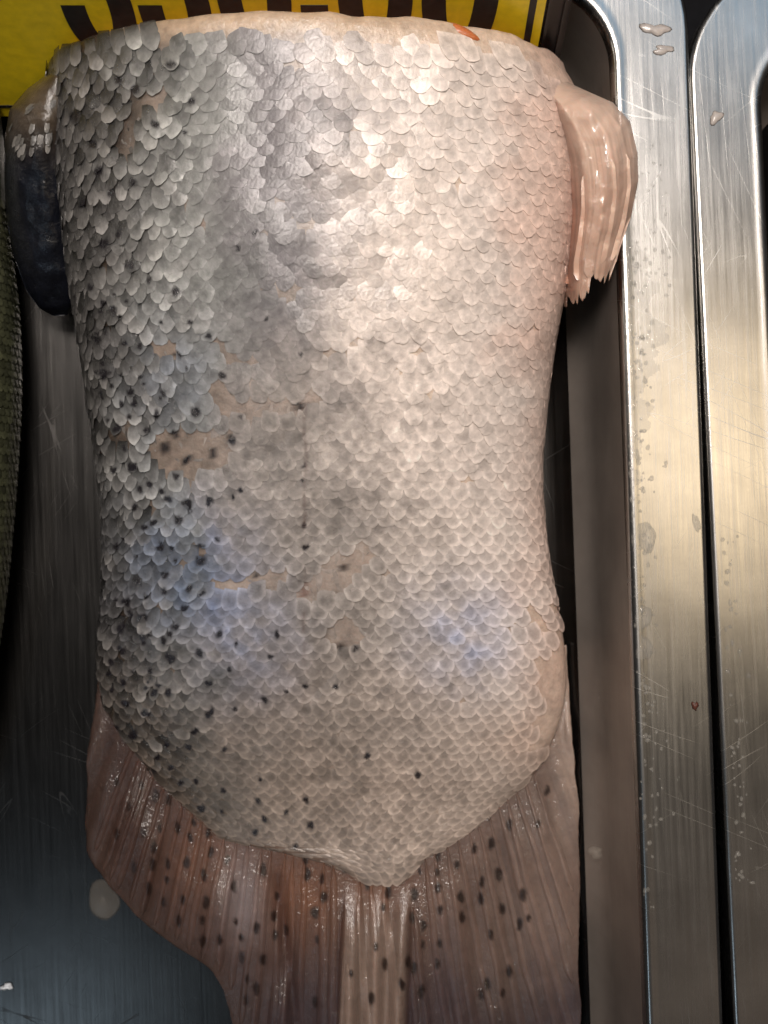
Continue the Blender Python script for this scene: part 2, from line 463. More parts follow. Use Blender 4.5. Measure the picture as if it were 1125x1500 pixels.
TSPOTS = [(171,1145),(207,1150),(228,1165),(247,1171),(188,1182),(171,1222),(209,1220),(235,1214),(260,1214),(284,1205),(279,1228),(309,1248),(305,1220),(196,1269),
 (223,1267),(226,1241),(247,1265),(273,1263),(299,1282),(333,1260),(245,1288),(218,1301),(239,1322),(267,1318),(301,1322),(343,1299),(297,1348),(262,1350),(346,1350),
 (297,1378),(322,1378),(352,1374),(375,1361),(386,1273),(405,1312),(401,1342),(403,1369),(354,1403),(386,1406),(363,1435),(375,1448),(360,1465),(448,1260),(450,1280),
 (471,1288),(474,1314),(461,1337),(465,1376),(461,1467),(420,1363),(505,1272),(537,1297),(569,1307),(561,1329),(606,1310),(640,1278),(641,1301),(644,1333),(603,1344),
 (642,1254),(670,1267),(675,1314),(676,1344),(695,1243),(720,1235),(714,1196),(746,1207),(788,1206),(731,1282),(706,1292),(705,1316),(766,1310),(736,1331),(761,1354),
 (774,1344),(719,1369),(620,1382),(644,1382),(550,1386),(563,1412),(514,1427),(640,1412),(606,1418),(746,1423),(618,1453),(714,1442),(736,1455),(705,1457),(545,1463),
 (614,1275),(598,1408),(801,1158),(620,1356),(588,1442),(560,1540),(620,1530),(700,1540),(400,1540),(470,1550),(760,1530),(540,1600),(660,1600)]
TSPOTS = np.array(TSPOTS, float)

def spotmask(px, py, pts, rad, stretch=1.0, seed=5, wob=9):
    px = np.asarray(px, float); py = np.asarray(py, float)
    wx = px + (fbm(px*.09, py*.09, seed, 2) - .5) * wob
    wy = py + (fbm(px*.09+40, py*.09, seed+1, 2) - .5) * wob
    out = np.zeros(px.shape)
    flat_x, flat_y = wx.ravel(), wy.ravel()
    m = np.zeros(flat_x.shape)
    for (sx, sy), r in zip(pts[:, :2], rad):
        dx = flat_x - sx; dy = (flat_y - sy) / stretch
        d = np.sqrt(dx*dx + dy*dy)
        m = np.maximum(m, 1 - sstep(r*0.55, r*1.15, d))
    return m.reshape(px.shape)

# bare patches where the scales have been rubbed off: (x, y, rx, ry, angle)
PATCH = [(215,150,38,20,-20),(187,205,32,32,0),(408,292,26,15,0),(432,335,48,12,-6),(402,427,36,14,10),(500,512,36,14,-12),(392,602,72,17,-4),
         (330,582,40,13,10),(282,662,66,40,5),(505,838,66,30,-32),(378,852,70,15,-8),(507,932,36,22,0),(302,808,22,14,0),(222,745,14,12,0),(240,505,26,14,20),
         (350,520,36,10,25),(465,590,20,10,0),(585,540,18,8,0),(190,560,22,9,30),(455,870,36,13,-20),(170,640,22,20,0),(480,445,20,9,0)]
def patchmask(px, py):
    px = np.asarray(px, float); py = np.asarray(py, float)
    wx = px + (fbm(px*.05, py*.05, 21, 3) - .5) * 34
    wy = py + (fbm(px*.05+9, py*.05, 22, 3) - .5) * 34
    m = np.zeros(px.shape)
    for x, y, rx, ry, a in PATCH:
        a = math.radians(a); c, s = math.cos(a), math.sin(a)
        dx, dy = wx - x, wy - y
        u = (dx*c + dy*s) / rx; v = (-dx*s + dy*c) / ry
        m = np.maximum(m, 1 - sstep(0.75, 1.1, np.sqrt(u*u + v*v)))
    return m

def pigment(px, py, scale_layer):
    """Pigment of the fish: dark grey-brown back at left, grey flank, cream belly at right, plus painted blue reflections on the scales."""
    px = np.asarray(px, float); py = np.asarray(py, float)
    n = fbm(px*.012, py*.012, 31, 3) - .5
    m2 = fbm(px*.045, py*.045, 33, 3) - .5
    x = px + n*120 + m2*50
    if scale_layer:
        back, grey, silver, cream, pink = (.070,.066,.064), (.215,.215,.205), (.165,.152,.158), (.68,.585,.525), (.64,.475,.40)
    else:
        back, grey, silver, cream, pink = (.030,.020,.014), (.20,.158,.130), (.27,.22,.19), (.52,.40,.32), (.52,.37,.295)
    x2 = x - 75 * sstep(780, 950, py)
    c = mix(back, grey, sstep(125, 270, x2))
    c = mix(c, silver, sstep(280, 400, x))
    if scale_layer: c = mix(c, (.30, .265, .24), sstep(360, 640, py + n*150) * sstep(260, 380, x))
    low = sstep(560, 900, py)
    bound = 500 + low * 95
    xb = px + n*60 + m2*40
    c = mix(c, mix(cream, pink, sstep(700, 830, x)), sstep(bound - 95 - 40*low, bound + 115 + 60*low, xb))
    # greyer, browner towards the tail root
    c = mix(c, mix((.11,.088,.068), (.38,.295,.24), sstep(170, 640, x)), 0.75 * sstep(880, 1180, py + n*80))
    if scale_layer:
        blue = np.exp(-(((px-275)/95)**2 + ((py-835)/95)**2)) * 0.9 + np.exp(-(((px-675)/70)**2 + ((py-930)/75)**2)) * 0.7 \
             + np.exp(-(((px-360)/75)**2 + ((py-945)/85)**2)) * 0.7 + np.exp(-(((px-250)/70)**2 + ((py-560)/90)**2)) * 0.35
        c = c * mix((1, 1, 1), (.66, .92, 1.55), np.clip(blue * (0.6 + 1.2*m2), 0, 1))  # bluish light reflections painted into the scale colour
    c = c * (1 + ((0.30 if scale_layer else 0.55)*m2 + 0.25*n) * (1 - .6*sstep(480, 620, px)))[..., None]
    return np.clip(c, 0.004, 0.9)

# ------------------------------------------------------------------ fish: body
fish = thing('fish_tail_piece', 'scaly silver and pink tail half of a spotted fish lying in the steel tray', 'fish', (0, 0, 0))
NP, NT = 260, 220
pp = P0 + (P1 - P0) * np.linspace(0, 1, NP)
tt = np.linspace(0, 2*math.pi, NT, endpoint=False)
G = surf(pp[:, None], tt[None, :])
# rounded skin lip at the cut
lips = []
for sh, dy in ((0.945, .0022), (0.955, .0030), (0.975, .0028), (0.990, .0018)):
    r = G[0].copy(); c = r.mean(0)
    r = c + (r - c) * sh
    r[:, 1] += dy + (fbm(r[:, 0]*160, r[:, 2]*160, 8, 2) - .5) * .0016
    lips.append(r)
cen = G[0].mean(0); 
G = np.concatenate([np.stack(lips), G], 0)
V = G.reshape(-1, 3)
qx, qy = PX(V)
col = pigment(qx, qy, False)
lipm = np.zeros(G.shape[:2]); lipm[:9] = np.array([1, 1, 1, 1, 1, 1, .8, .5, .2])[:, None]
lipm = lipm.ravel() * sstep(150, 280, qx)
col = mix(col, (.40, .29, .20), lipm * 0.85 * (1 - sstep(560, 720, qx)))
endm = sstep(1070, 1110, qy) * sstep(-30, 2, qy - np.interp(qx, np.concatenate([XL(np.linspace(1000, 1292, 300)), XR(np.linspace(1000, 1292, 300))[::-1]]), np.concatenate([np.linspace(1000, 1292, 300), np.linspace(1000, 1292, 300)[::-1]])))
col = mix(col, (.16, .10, .075), endm * .8)
sp = spotmask(qx, qy, SPOTS, SPOTS[:, 2])
col = mix(col, (.012, .009, .010), sp * .92)
# blood-dark pores along the lateral line
latm = np.exp(-((qx - 446 + (qy - 700) * .004) / 3.5)**2) * (fbm(qy*.05, qx*0, 4, 2) > .55) * sstep(560, 600, qy) * (1 - sstep(900, 960, qy))
col = mix(col, (.10, .03, .02), latm * .6)
F = grid_faces(G.shape[0], NT, True)
last = (G.shape[0]-1)*NT
F.append(tuple(last + k for k in range(NT)))
body = mesh('body', V, F, M_SKIN, fish, col=col)
# cut face
ring = lips[0]
n_in = 8
CV, CC = [], []
for k in range(n_in):
    f = 1 - k / n_in
    r = cen + (ring - cen) * f
    r[:, 1] = ring[:, 1].mean() - .002 + .002 * (1-f) + (fbm(r[:, 0]*120, r[:, 2]*120, 12, 3) - .5) * .003
    CV.append(r); 
    CC.append(mix(np.full((NT, 3), (.60, .20, .075)), (.62, .42, .32), fbm(r[:, 0]*90, r[:, 2]*200, 13, 2)*.5))
CV = np.concatenate(CV); CC = np.concatenate(CC)
CF = grid_faces(n_in, NT, True); CF.append(tuple((n_in-1)*NT + k for k in range(NT)))
mesh('cut_flesh', CV, CF, M_FLESH, fish, col=CC)
# strip of orange flesh that peeps over the belly side of the cut
fx = np.linspace(628, 705, 16)
fy = np.interp(fx, [628, 665, 705], [45, 49, 62])
FV = []
for i, (a, b) in enumerate(zip(fx, fy)):
    w = math.sin(math.pi * i / 15)**.6
    for j in range(6):
        an = math.pi * j / 5
        c = W(a, b, .0575)
        FV.append((c[0], c[1] + .0020*w*math.cos(an) + .0012, c[2] - .002 + .0022*w*math.sin(an)))
mesh('flesh_strip', FV, grid_faces(16, 6), M_FLESH, fish, col=np.tile((.42, .13, .045), (len(FV), 1)))

# ------------------------------------------------------------------ fish: scales
SZ = curve([(60, 30), (300, 27.5), (500, 26), (700, 24.5), (900, 24), (1050, 21.5), (1200, 18.5), (1300, 16.5)])
cen_l = np.array([0, .45])
class Template:
    """thin sheet with a rounded free edge; the turned-down rim has its own vertices so the sheet stays flat"""
    def __init__(self, ne, rings):
        ea = np.linspace(-math.pi/2*1.05, math.pi/2*1.05, ne)
        self.o = np.array([(-.42, 0.0)] + [(0.52*math.sin(a), 0.52 + 0.48*math.cos(a)**0.9 if math.cos(a) > 0 else .5) for a in ea] + [(.42, 0.0)])
        self.ne, self.no, self.rings = ne, len(self.o), rings
        n, R, F = self.no, len(rings), []
        for q in range(R - 1):
            for i in range(n):
                F.append((q*n+i, q*n+(i+1) % n, (q+1)*n+(i+1) % n, (q+1)*n+i))
        for i in range(n): F.append(((R-1)*n+i, (R-1)*n+(i+1) % n, R*n))
        a, b = R*n + 1, R*n + 1 + ne
        for i in range(ne - 1): F.append((b+i, b+i+1, a+i+1, a+i))
        self.F = F
    def make(self, w, L, dome, curl, r, drop=.016):
        n = self.no
        x = np.linspace(0, 6.283, n)
        jit = 1 + .03*np.sin(2*x + r.random()*6) + .025*np.sin(3*x + r.random()*6) + .018*np.sin(5*x + r.random()*6)
        en = (np.sin(2*x + r.random()*6) + .7*np.sin(4*x + r.random()*6)) * curl * .5 * w
        P = []
        for f in self.rings:
            o = cen_l + (self.o - cen_l) * (f * (1 + (jit - 1) * f))[:, None]
            q = (((o - cen_l) / [.52, .55])**2).sum(1)
            P.append(np.column_stack([o[:, 0]*w, o[:, 1]*L, dome*w*(1 - np.clip(q, 0, 1.3)) + en*f*f]))
        e = P[0][1:-1].copy(); e2 = e.copy(); e2[:, 2] -= drop*w
        return np.concatenate(P + [np.array([[0, .45*L, dome*w]]), e, e2])
T_LOW = Template(9, (1.0, .6))
T_HIGH = Template(19, (1.0, .84, .64, .42, .2))

scales = []
p, k = P0 + 7, 0
while p < 1292:
    s = float(SZ(p))
    th = np.linspace(math.pi + .30, -.30, 700)
    R = surf(np.full(700, p), th)
    seg = np.linalg.norm(np.diff(R, axis=0), axis=1)
    arc_l = np.concatenate([[0], np.cumsum(seg)])
    rx, ry = PX(R)
    i0 = int(np.argmin(np.abs(np.where((th > 0) & (th < math.pi), rx, 1e9) - 445)))
    kz = S * (HC - R[i0, 2]) / D
    sw = s * kz
    a0 = arc_l[i0]
    for j in range(-60, 61):
        a = a0 + (j + .5*(k % 2)) * sw + rng.normal() * .04 * sw
        if a < 0 or a > arc_l[-1]: continue
        scales.append((p + rng.normal() * .035 * s, float(np.interp(a, arc_l, th)), s, sw))
    p += .52 * s * (1.0 if p < 1000 else .98)
    k += 1
A = np.array(scales)
e = 1e-3
Pc = surf(A[:, 0], A[:, 1])
dth = surf(A[:, 0], A[:, 1] - e) - Pc
dp = surf(A[:, 0] + 1.0, A[:, 1]) - surf(A[:, 0] - 1.0, A[:, 1])
acr = dth / np.linalg.norm(dth, axis=1)[:, None]
tl = dp / np.linalg.norm(dp, axis=1)[:, None]
nrm = np.cross(tl, acr); nrm *= -1
nrm /= np.linalg.norm(nrm, axis=1)[:, None]
flip = (nrm * (Pc - np.stack([Pc[:, 0]*0 + (surf(A[:, 0], 0*A[:, 0])[:, 0] + surf(A[:, 0], 0*A[:, 0] + math.pi)[:, 0])/2, Pc[:, 1], ZT(A[:, 0])*.42], -1))).sum(1) < 0
nrm[flip] *= -1
sx, sy = PX(Pc)
pm = patchmask(sx, sy)
bare = pm > .5
keep = pm > -1
keep &= (A[:, 0] > P0 + 19) | (sx < 225)
# ragged start behind the cut, sparse towards the bare lower belly
keep &= ~((sy < 62 + 14*fbm(sx*.03, sx*0, 3, 2)) & (sx > 230) & (sx < 640) & (A[:, 0] < 140))
keep &= ~((sx > 770) & (sy > 880) & (rng.random(len(A)) < .45))
keep &= ~((sx > 800) & (sy > 940))
keep &= ~((sx > 735 + np.clip(sy - 60, 0, 999) * 1.1) & (sy < 200))
keep &= ~((sx < 175) & (sy > 1040))
keep &= rng.random(len(A)) > .02
view = np.array([0, 0, HC]) - Pc; view /= np.linalg.norm(view, axis=1)[:, None]
facing = (view * nrm).sum(1)
keep &= facing > -.45
inside = (sx > -20) & (sx < 1150) & (sy > -20) & (sy < 1520)
rank = np.where(keep & inside, A[:, 3]**2 * np.clip(facing, 0, 1), -1)
big = set(np.argsort(-rank)[:300].tolist())

_q = np.linspace(1000, 1292, 300)
_EX = np.concatenate([XL(_q), XR(_q)[::-1]]); _EY = np.concatenate([_q, _q[::-1]])
SV, SFc, SC = [], [], []
off = 0
for i in range(len(A)):
    if not keep[i]: continue
    r = np.random.default_rng(i)
    s, sw = A[i, 2], A[i, 3]
    x, y = sx[i], sy[i]
    left = 1 - sstep(180, 340, x)
    right = sstep(560, 760, x)
    low = sstep(560, 900, y)
    tilt = ((4.4 + 3.9*left + 1.7*right + 1.6*low) + r.normal() * (.4 + 2.3*left)) * (.35 + .65*np.clip(facing[i]*1.6, 0, 1))
    roll = r.normal() * (.4 + 4*left)
    yaw = r.normal() * 5 + math.degrees(math.atan2(x - 490, max(y, 700) - 250)) * low * .8
    w = sw * (1.10 - .16*left + r.normal() * .08); L = sw * (1.42 + r.normal() * .10)
    near = SPOTS[np.hypot(SPOTS[:, 0]-x, SPOTS[:, 1]-y) < 60]
    nd = np.hypot(SPOTS[:, 0]-x, SPOTS[:, 1]-y).min()
    T = T_LOW if (i in big and nd > 34) else T_HIGH
    if bare[i]: tilt, roll = .7 + r.normal() * .25, 0
    loc = T.make(w, L, (.026 + .03*left)*(1-.8*bare[i]), .007 + .025*left, r, .030)
    if bare[i]: loc[:, 2] -= .00006
    loc[:, 1] -= L * .55
    M = Matrix.Rotation(math.radians(-tilt), 3, 'X') if False else None
    ct, st = math.cos(math.radians(tilt)), math.sin(math.radians(tilt))
    q = loc.copy(); q[:, 1] += L*.55
    q = np.column_stack([q[:, 0], q[:, 1]*ct - q[:, 2]*st, q[:, 1]*st + q[:, 2]*ct])
    q[:, 1] -= L*.55
    cr_, sr_ = math.cos(math.radians(roll)), math.sin(math.radians(roll))
    q = np.column_stack([q[:, 0]*cr_ + q[:, 2]*sr_, q[:, 1], -q[:, 0]*sr_ + q[:, 2]*cr_])
    cy_, sy_ = math.cos(math.radians(yaw)), math.sin(math.radians(yaw))
    q = np.column_stack([q[:, 0]*cy_ + q[:, 1]*sy_, -q[:, 0]*sy_ + q[:, 1]*cy_, q[:, 2]])
    q[:, 2] -= .00010
    base = Pc[i]
    P = base + q[:, :1]*acr[i] + q[:, 1:2]*tl[i] + q[:, 2:]*nrm[i]
    vx, vy = PX(P)
    c0 = pigment(np.array([x]), np.array([y]), True)[0]
    light = np.clip(1 + r.normal() * (.05 + .05*(1-right) + .22*left), .45, 1.7)
    # bleached scales on the dark back
    if r.random() < (.40 - .18*sstep(550, 900, y)) * left: c0 = c0 * .5 + np.array((.42, .40, .38)) * .5
    ed_ = sstep(45, 5, float(np.interp(x, _EX, _EY)) - y) * sstep(1080, 1120, y)
    c0 = c0 * (1 - .45*ed_) + np.array((.20, .135, .10)) * .45*ed_
    if bare[i]: c0 = pigment(np.array([x]), np.array([y]), False)[0] * .55 + c0 * .50
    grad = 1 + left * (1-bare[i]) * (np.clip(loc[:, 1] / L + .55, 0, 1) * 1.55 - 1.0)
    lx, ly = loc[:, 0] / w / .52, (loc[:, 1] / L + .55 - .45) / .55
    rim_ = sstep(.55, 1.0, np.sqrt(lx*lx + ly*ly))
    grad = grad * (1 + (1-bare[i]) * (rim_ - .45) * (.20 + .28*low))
    cv = pigment(vx, vy, True)
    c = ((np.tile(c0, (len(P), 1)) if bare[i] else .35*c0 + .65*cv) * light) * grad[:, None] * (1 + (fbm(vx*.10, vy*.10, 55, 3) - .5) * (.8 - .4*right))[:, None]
    if len(near): c = mix(c, (.010, .008, .011), spotmask(vx, vy, near, near[:, 2] * .88) * .96)
    lat = np.exp(-((vx - 446 - 9*(fbm(vy*.03, vy*0, 19, 3) - .5)) / 3.0)**2) * sstep(.30, .70, fbm(vy*.045, vy*0, 4, 2)) * sstep(540, 600, vy) * (1 - .6*sstep(900, 1000, vy)) * (1 - sstep(1180, 1240, vy))
    c = mix(c, (.09, .045, .035), lat * .42)
    c = np.clip(c, .004, .88)
    if i in big:
        Lc = P - base
        ob = mesh('scale', Lc, T.F, M_SCALE, body, col=c)
        ob.location = base
    else:
        SV.append(P); SC.append(c)
        SFc += [tuple(v + off for v in f) for f in T.F]
        off += len(P)
so = mesh('small_scales', np.concatenate(SV), SFc, M_SCALE, body, col=np.concatenate(SC))
so['kind'] = 'stuff'

# ------------------------------------------------------------------ fish: tail fin
TLx = curve([(940, 152), (1040, 137), (1080, 132), (1150, 128), (1230, 127), (1262, 133), (1285, 148), (1310, 170), (1345, 203), (1390, 262), (1420, 308), (1445, 327), (1470, 335),
             (1500, 342), (1600, 362), (1720, 385)])
TRx = curve([(940, 830), (1060, 836), (1160, 845), (1250, 848), (1400, 849), (1500, 850), (1720, 852)])
AX, AY = 490.0, 250.0
_pp = np.linspace(1000, 1292, 300)
_cx = np.concatenate([XL(_pp), XR(_pp)[::-1]]); _cy = np.concatenate([_pp, _pp[::-1]])
def end_y(px): return np.interp(px, _cx, _cy)
def tail_z(px, py):
    px = np.asarray(px, float); py = np.asarray(py, float)
    xl, xr = TLx(py), TRx(py)
    e = np.minimum((px - xl) / 120, 1); e2 = np.minimum((xr - px) / 120, 1)
    base = np.interp(py, [940, 1100, 1250, 1400, 1720], [.0075, .0068, .0056, .0046, .004])
    z = .0012 + base * (.35 + .65 * np.clip(e, 0, 1)**.6) * (.62 + .38 * np.clip(e2, 0, 1)**.6)
    # folds running with the rays
    d1 = px - (507 - (py - 1290) * .055); d2 = px - (599 - (py - 1290) * .03)
    ey = end_y(px); out = sstep(-5, 120, py - ey); gate = sstep(0, 110, py - ey)
    z = z - .0012 * (1 - out)
    z = z + .0046 * gate * sstep(-4, 3, d1) * (1 - sstep(-3, 9, d2)) * (.75 + .25*np.cos((px - 524 + (py - 1290)*.05) * .19))
    z = z + .0010 * gate * np.exp(-((d2 + 9) / 7)**2)
    d3 = px - (404 + (py - 1260) * .12)
    z = z - .0018 * gate * np.exp(-(d3 / 9)**2) + .0012 * gate * np.exp(-((d3 + 28) / 20)**2)
    d4 = px - (655 + (py - 1290) * .03)
    z = z - .0010 * gate * np.exp(-(d4 / 10)**2)
    ph = (px - AX) / (py - AY)
    z = z + (.0013 * np.sin(ph * 42 + .8 + 2*fbm(ph*9, py*.003, 74, 2)) + .0006 * np.sin(ph * 120 + 4*fbm(ph*8, py*.004, 75, 2))) * out
    z = z + (fbm(px*.02, py*.008, 71, 3) - .5) * .0016 * out
    return np.maximum(z, .0008)
def tail_col(px, py, ray=0.0):
    px = np.asarray(px, float); py = np.asarray(py, float)
    n = fbm(px*.02, py*.006, 72, 3) - .5
    ph = (px - AX) / (py - AY)
    st = fbm(ph * 160, py * .006, 73, 3) - .5
    c = mix((.044, .023, .018), (.100, .058, .044), sstep(150, 420, px + n*120))
    c = mix(c, (.150, .102, .083), sstep(560, 800, px + n*80))
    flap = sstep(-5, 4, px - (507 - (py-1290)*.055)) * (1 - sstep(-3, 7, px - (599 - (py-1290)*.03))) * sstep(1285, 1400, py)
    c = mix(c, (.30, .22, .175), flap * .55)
    rust = np.exp(-((px - 445)/60)**2 - ((py - 1310)/70)**2) + .6*np.exp(-((px-560)/60)**2 - ((py-1300)/40)**2) + .5*np.exp(-((px - 300)/60)**2 - ((py-1260)/60)**2)
    c = mix(c, (.18, .070, .032), np.clip(rust, 0, 1) * .5)
    grey = np.exp(-((px - 355)/30)**2 - ((py - 1320)/70)**2)
    c = mix(c, (.22, .18, .18), grey * .7)
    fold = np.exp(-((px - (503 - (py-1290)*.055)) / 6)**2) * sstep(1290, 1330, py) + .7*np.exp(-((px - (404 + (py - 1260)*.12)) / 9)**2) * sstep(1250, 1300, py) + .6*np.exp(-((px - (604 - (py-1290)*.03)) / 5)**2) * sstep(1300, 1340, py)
    c = mix(c, (.045, .016, .010), np.clip(fold, 0, 1) * .75)  # shadow lines at the flap edges painted in, along with the reddish crease
    dark = sstep(1340, 1500, py + n*160) * (1 - flap*.85)
    c = mix(c, (.040, .026, .029), dark * .85)
    c = mix(c, (.07, .045, .036), (1 - sstep(0, 60, px - TLx(py))) * .6)
    c = mix(c, (.36, .27, .22), sstep(790, 840, px) * (1 - sstep(1100, 1300, py)) * .7)
    c = c * (1.0 + st * .40 + n * .5 + ray * .20)[..., None]
    # spots elongated along the rays
    sm = spotmask(px, py, TSPOTS, np.full(len(TSPOTS), 4.9) * (.75 + .5*np.random.default_rng(3).random(len(TSPOTS))), 2.0, seed=81, wob=5)
    c = mix(c, (.014, .006, .004), sm * .94)
    return np.clip(c, .004, .8)
nT, nR = 300, 330
pr = np.linspace(945, 1715, nR); tq = np.linspace(0, 1, nT)
py = np.repeat(pr[:, None], nT, 1)
edge = (fbm(pr*.025, pr*0+3, 77, 4) - .5) * 8; edge2 = (fbm(pr*.017, pr*0+9, 78, 4) - .5) * 9
px = (TLx(py) + edge[:, None]) * (1 - tq) + (TRx(py) + edge2[:, None]) * tq
zt_ = tail_z(px, py)
top = W(px, py, zt_).reshape(-1, 3)
bot = W(px, py, np.maximum(zt_ - .0012, .0003)).reshape(-1, 3)
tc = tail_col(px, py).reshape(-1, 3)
ph = (px - AX) / (py - AY)
tuv = np.stack([ph * 2.2, py * .0012], -1).reshape(-1, 2)
nv = nT * nR
F = grid_faces(nR, nT)
F += [tuple(v + nv for v in f[::-1]) for f in grid_faces(nR, nT)]
rimi = [j for j in range(nT)] + [i*nT + nT-1 for i in range(1, nR)] + [(nR-1)*nT + j for j in range(nT-2, -1, -1)] + [i*nT for i in range(nR-2, 0, -1)]
for a, b in zip(rimi, rimi[1:] + rimi[:1]): F.append((a, a+nv, b+nv, b))
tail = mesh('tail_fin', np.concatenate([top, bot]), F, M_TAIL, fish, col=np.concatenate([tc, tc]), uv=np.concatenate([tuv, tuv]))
# single fin rays, each a raised tapered strip
for kk, phv in enumerate(np.arange(-.352, .345, .0185)):
    phv = phv + rng.normal() * .0018
    ys = np.linspace(1085, 1712, 240)
    xs = AX + phv * (ys - AY) + (fbm(ys*.012, ys*0 + kk, 91, 2) - .5) * 6
    ok = (xs > TLx(ys) + 9) & (xs < TRx(ys) - 9) & ((ys > 1287) | (xs < XL(np.minimum(ys, 1291)) + 6) | (xs > XR(np.minimum(ys, 1291)) - 6))
    d = np.minimum(np.abs(xs - (507 - (ys-1290)*.055)), np.abs(xs - (599 - (ys-1290)*.03)))
    ok &= ~((d < 8) & (ys > 1290))
    if ok.sum() < 20: continue
    # longest run
    idx = np.flatnonzero(ok); runs = np.split(idx, np.flatnonzero(np.diff(idx) > 1) + 1)
    idx = max(runs, key=len)
    if len(idx) < 20: continue
    ys, xs = ys[idx], xs[idx]
    n = len(ys); f = np.linspace(0, 1, n)
    hw = (4.2 + 3.2 * np.clip((ys - 1150) / 400, 0, 1)) * np.minimum(1, np.minimum(f*8 + .25, (1-f)*10 + .3)) * (0.85 + .3*rng.random())
    prof = ((-1, -.0001), (-.6, .00036), (-.12, .00052), (.12, .00044), (.6, .00034), (1, -.0001))
    VV, qx_, qy_ = [], [], []
    for a, b in prof:
        X = xs + a*hw
        VV.append(W(X, ys, tail_z(X, ys) + b)); qx_.append(X); qy_.append(ys)
    VV = np.stack(VV, 1).reshape(-1, 3)
    qx_ = np.stack(qx_, 1).ravel(); qy_ = np.stack(qy_, 1).ravel()
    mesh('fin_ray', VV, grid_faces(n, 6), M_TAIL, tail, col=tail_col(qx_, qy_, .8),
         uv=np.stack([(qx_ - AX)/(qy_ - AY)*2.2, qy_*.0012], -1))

# ------------------------------------------------------------------ fish: pink anal fin at right, ragged end
def poly_at(pts, s):
    P = np.array(pts, float)
    l = np.concatenate([[0], np.cumsum(np.hypot(*np.diff(P, axis=0).T))]); l /= l[-1]
    return np.stack([np.interp(s, l, P[:, 0]), np.interp(s, l, P[:, 1])], -1)
inner = [(770, 108), (800, 165), (818, 250), (822, 330), (818, 400), (829, 462)]
outer = [(800, 98), (835, 122), (868, 137), (898, 150), (923, 178), (934, 225), (935, 265), (925, 315), (908, 365), (895, 412)]
nS, nW = 120, 110
ss = np.linspace(0, 1, nS); tw = np.linspace(0, 1, nW)
# length of every ray: torn ends
jag = 1.0 - .055 * np.abs(fbm(tw*9, tw*0 + 2, 41, 2) - .4) * 2
saw = np.abs(((tw*8.3 + .8*vnoise(tw*9, tw*0, 46)) % 1) - .5) * 2
jag = jag - .085 * np.exp(-((tw - .56)/.045)**2) - .032 * saw * (.3 + vnoise(tw*8, tw*0 + 5, 47))
FVt, FVb, FX, FY = [], [], [], []
for i, s_ in enumerate(ss):
    a = poly_at(inner, s_ * jag); b = poly_at(outer, s_ * jag)
    q = a * (1 - tw)[:, None] + b * tw[:, None]
    fold = np.sin(tw * 13 + .5) * .00015 * sstep(.25, .8, s_)
    sj = s_ * jag
    z = np.interp(sj, [0, .2, .5, .8, 1], [.040, .050, .0505, .0450, .0430]) - .0015 - .0045 * (2*tw - 1)**4 * (1 - .3*sj) \
        + .0034 * np.exp(-((tw - .62)/.28)**2) * sstep(0, .3, sj) * (1 - .6*sstep(.5, 1, sj)) + fold + (fbm(q[:, 0]*.03, q[:, 1]*.02, 43, 3) - .5) * .0034
    z = z - .020 * np.clip(1 - tw/.38, 0, 1)**1.6 * sstep(0.02, .2, sj) * (1 - .6*sstep(.8, 1, sj))
    z = np.maximum(z, np.where(q[:, 0] > 893, .0412, 0))
    FVt.append(W(q[:, 0], q[:, 1], z)); FVb.append(W(q[:, 0], q[:, 1], z - .0010 - .003*(1-s_)*np.sin(np.pi*tw)))
    FX.append(q[:, 0]); FY.append(q[:, 1])
FX, FY = np.array(FX), np.array(FY)
T, Sg = np.meshgrid(tw, ss)
fc = mix((.60, .43, .34), (.50, .325, .245), sstep(.3, .75, Sg))
fc = mix(fc, (.36, .13, .075), np.exp(-((T - .12)/.13)**2) * sstep(.25, .6, Sg) * .75)
fc = mix(fc, (.42, .27, .20), sstep(.85, 1, Sg) * .6)
fc = fc * (1 + (fbm(T*34, Sg*2, 44, 4) - .5) * .75 * sstep(.2, .5, Sg))[..., None]
nv = nS * nW
F = grid_faces(nS, nW) + [tuple(v + nv for v in f[::-1]) for f in grid_faces(nS, nW)]
rimi = [j for j in range(nW)] + [i*nW + nW-1 for i in range(1, nS)] + [(nS-1)*nW + j for j in range(nW-2, -1, -1)] + [i*nW for i in range(nS-2, 0, -1)]
for a, b in zip(rimi, rimi[1:] + rimi[:1]): F.append((a, a+nv, b+nv, b))
FVt = np.array(FVt).reshape(-1, 3); FVb = np.array(FVb).reshape(-1, 3)
af = mesh('anal_fin', np.concatenate([FVt, FVb]), F, M_FIN, fish, col=np.tile(fc.reshape(-1, 3), (2, 1)))
af['label'] = 'glossy pink fin with torn lower edge'
G3 = FVt.reshape(nS, nW, 3)
for c in range(14, nW - 4, 20):
    i0, i1 = 60, nS - 6
    P = G3[i0:i1:3, c]; n = len(P)
    w = np.linspace(.0006, .0013, n) * (1 + .2*rng.random()); w[0] *= .3; w[-1] *= .4
    VV = []
    for q_, w_ in zip(P, w):
        for a, b in ((-1, -.00004), (-.5, .00003), (.5, .00003), (1, -.00004)):
            VV.append((q_[0] + a*w_, q_[1], q_[2] + b))
    cc = np.repeat(fc[i0:i1:3, c] * (0.88 + .3*rng.random()), 4, 0)
    mesh('fin_ray', VV, grid_faces(n, 4), M_FIN, af, col=cc)

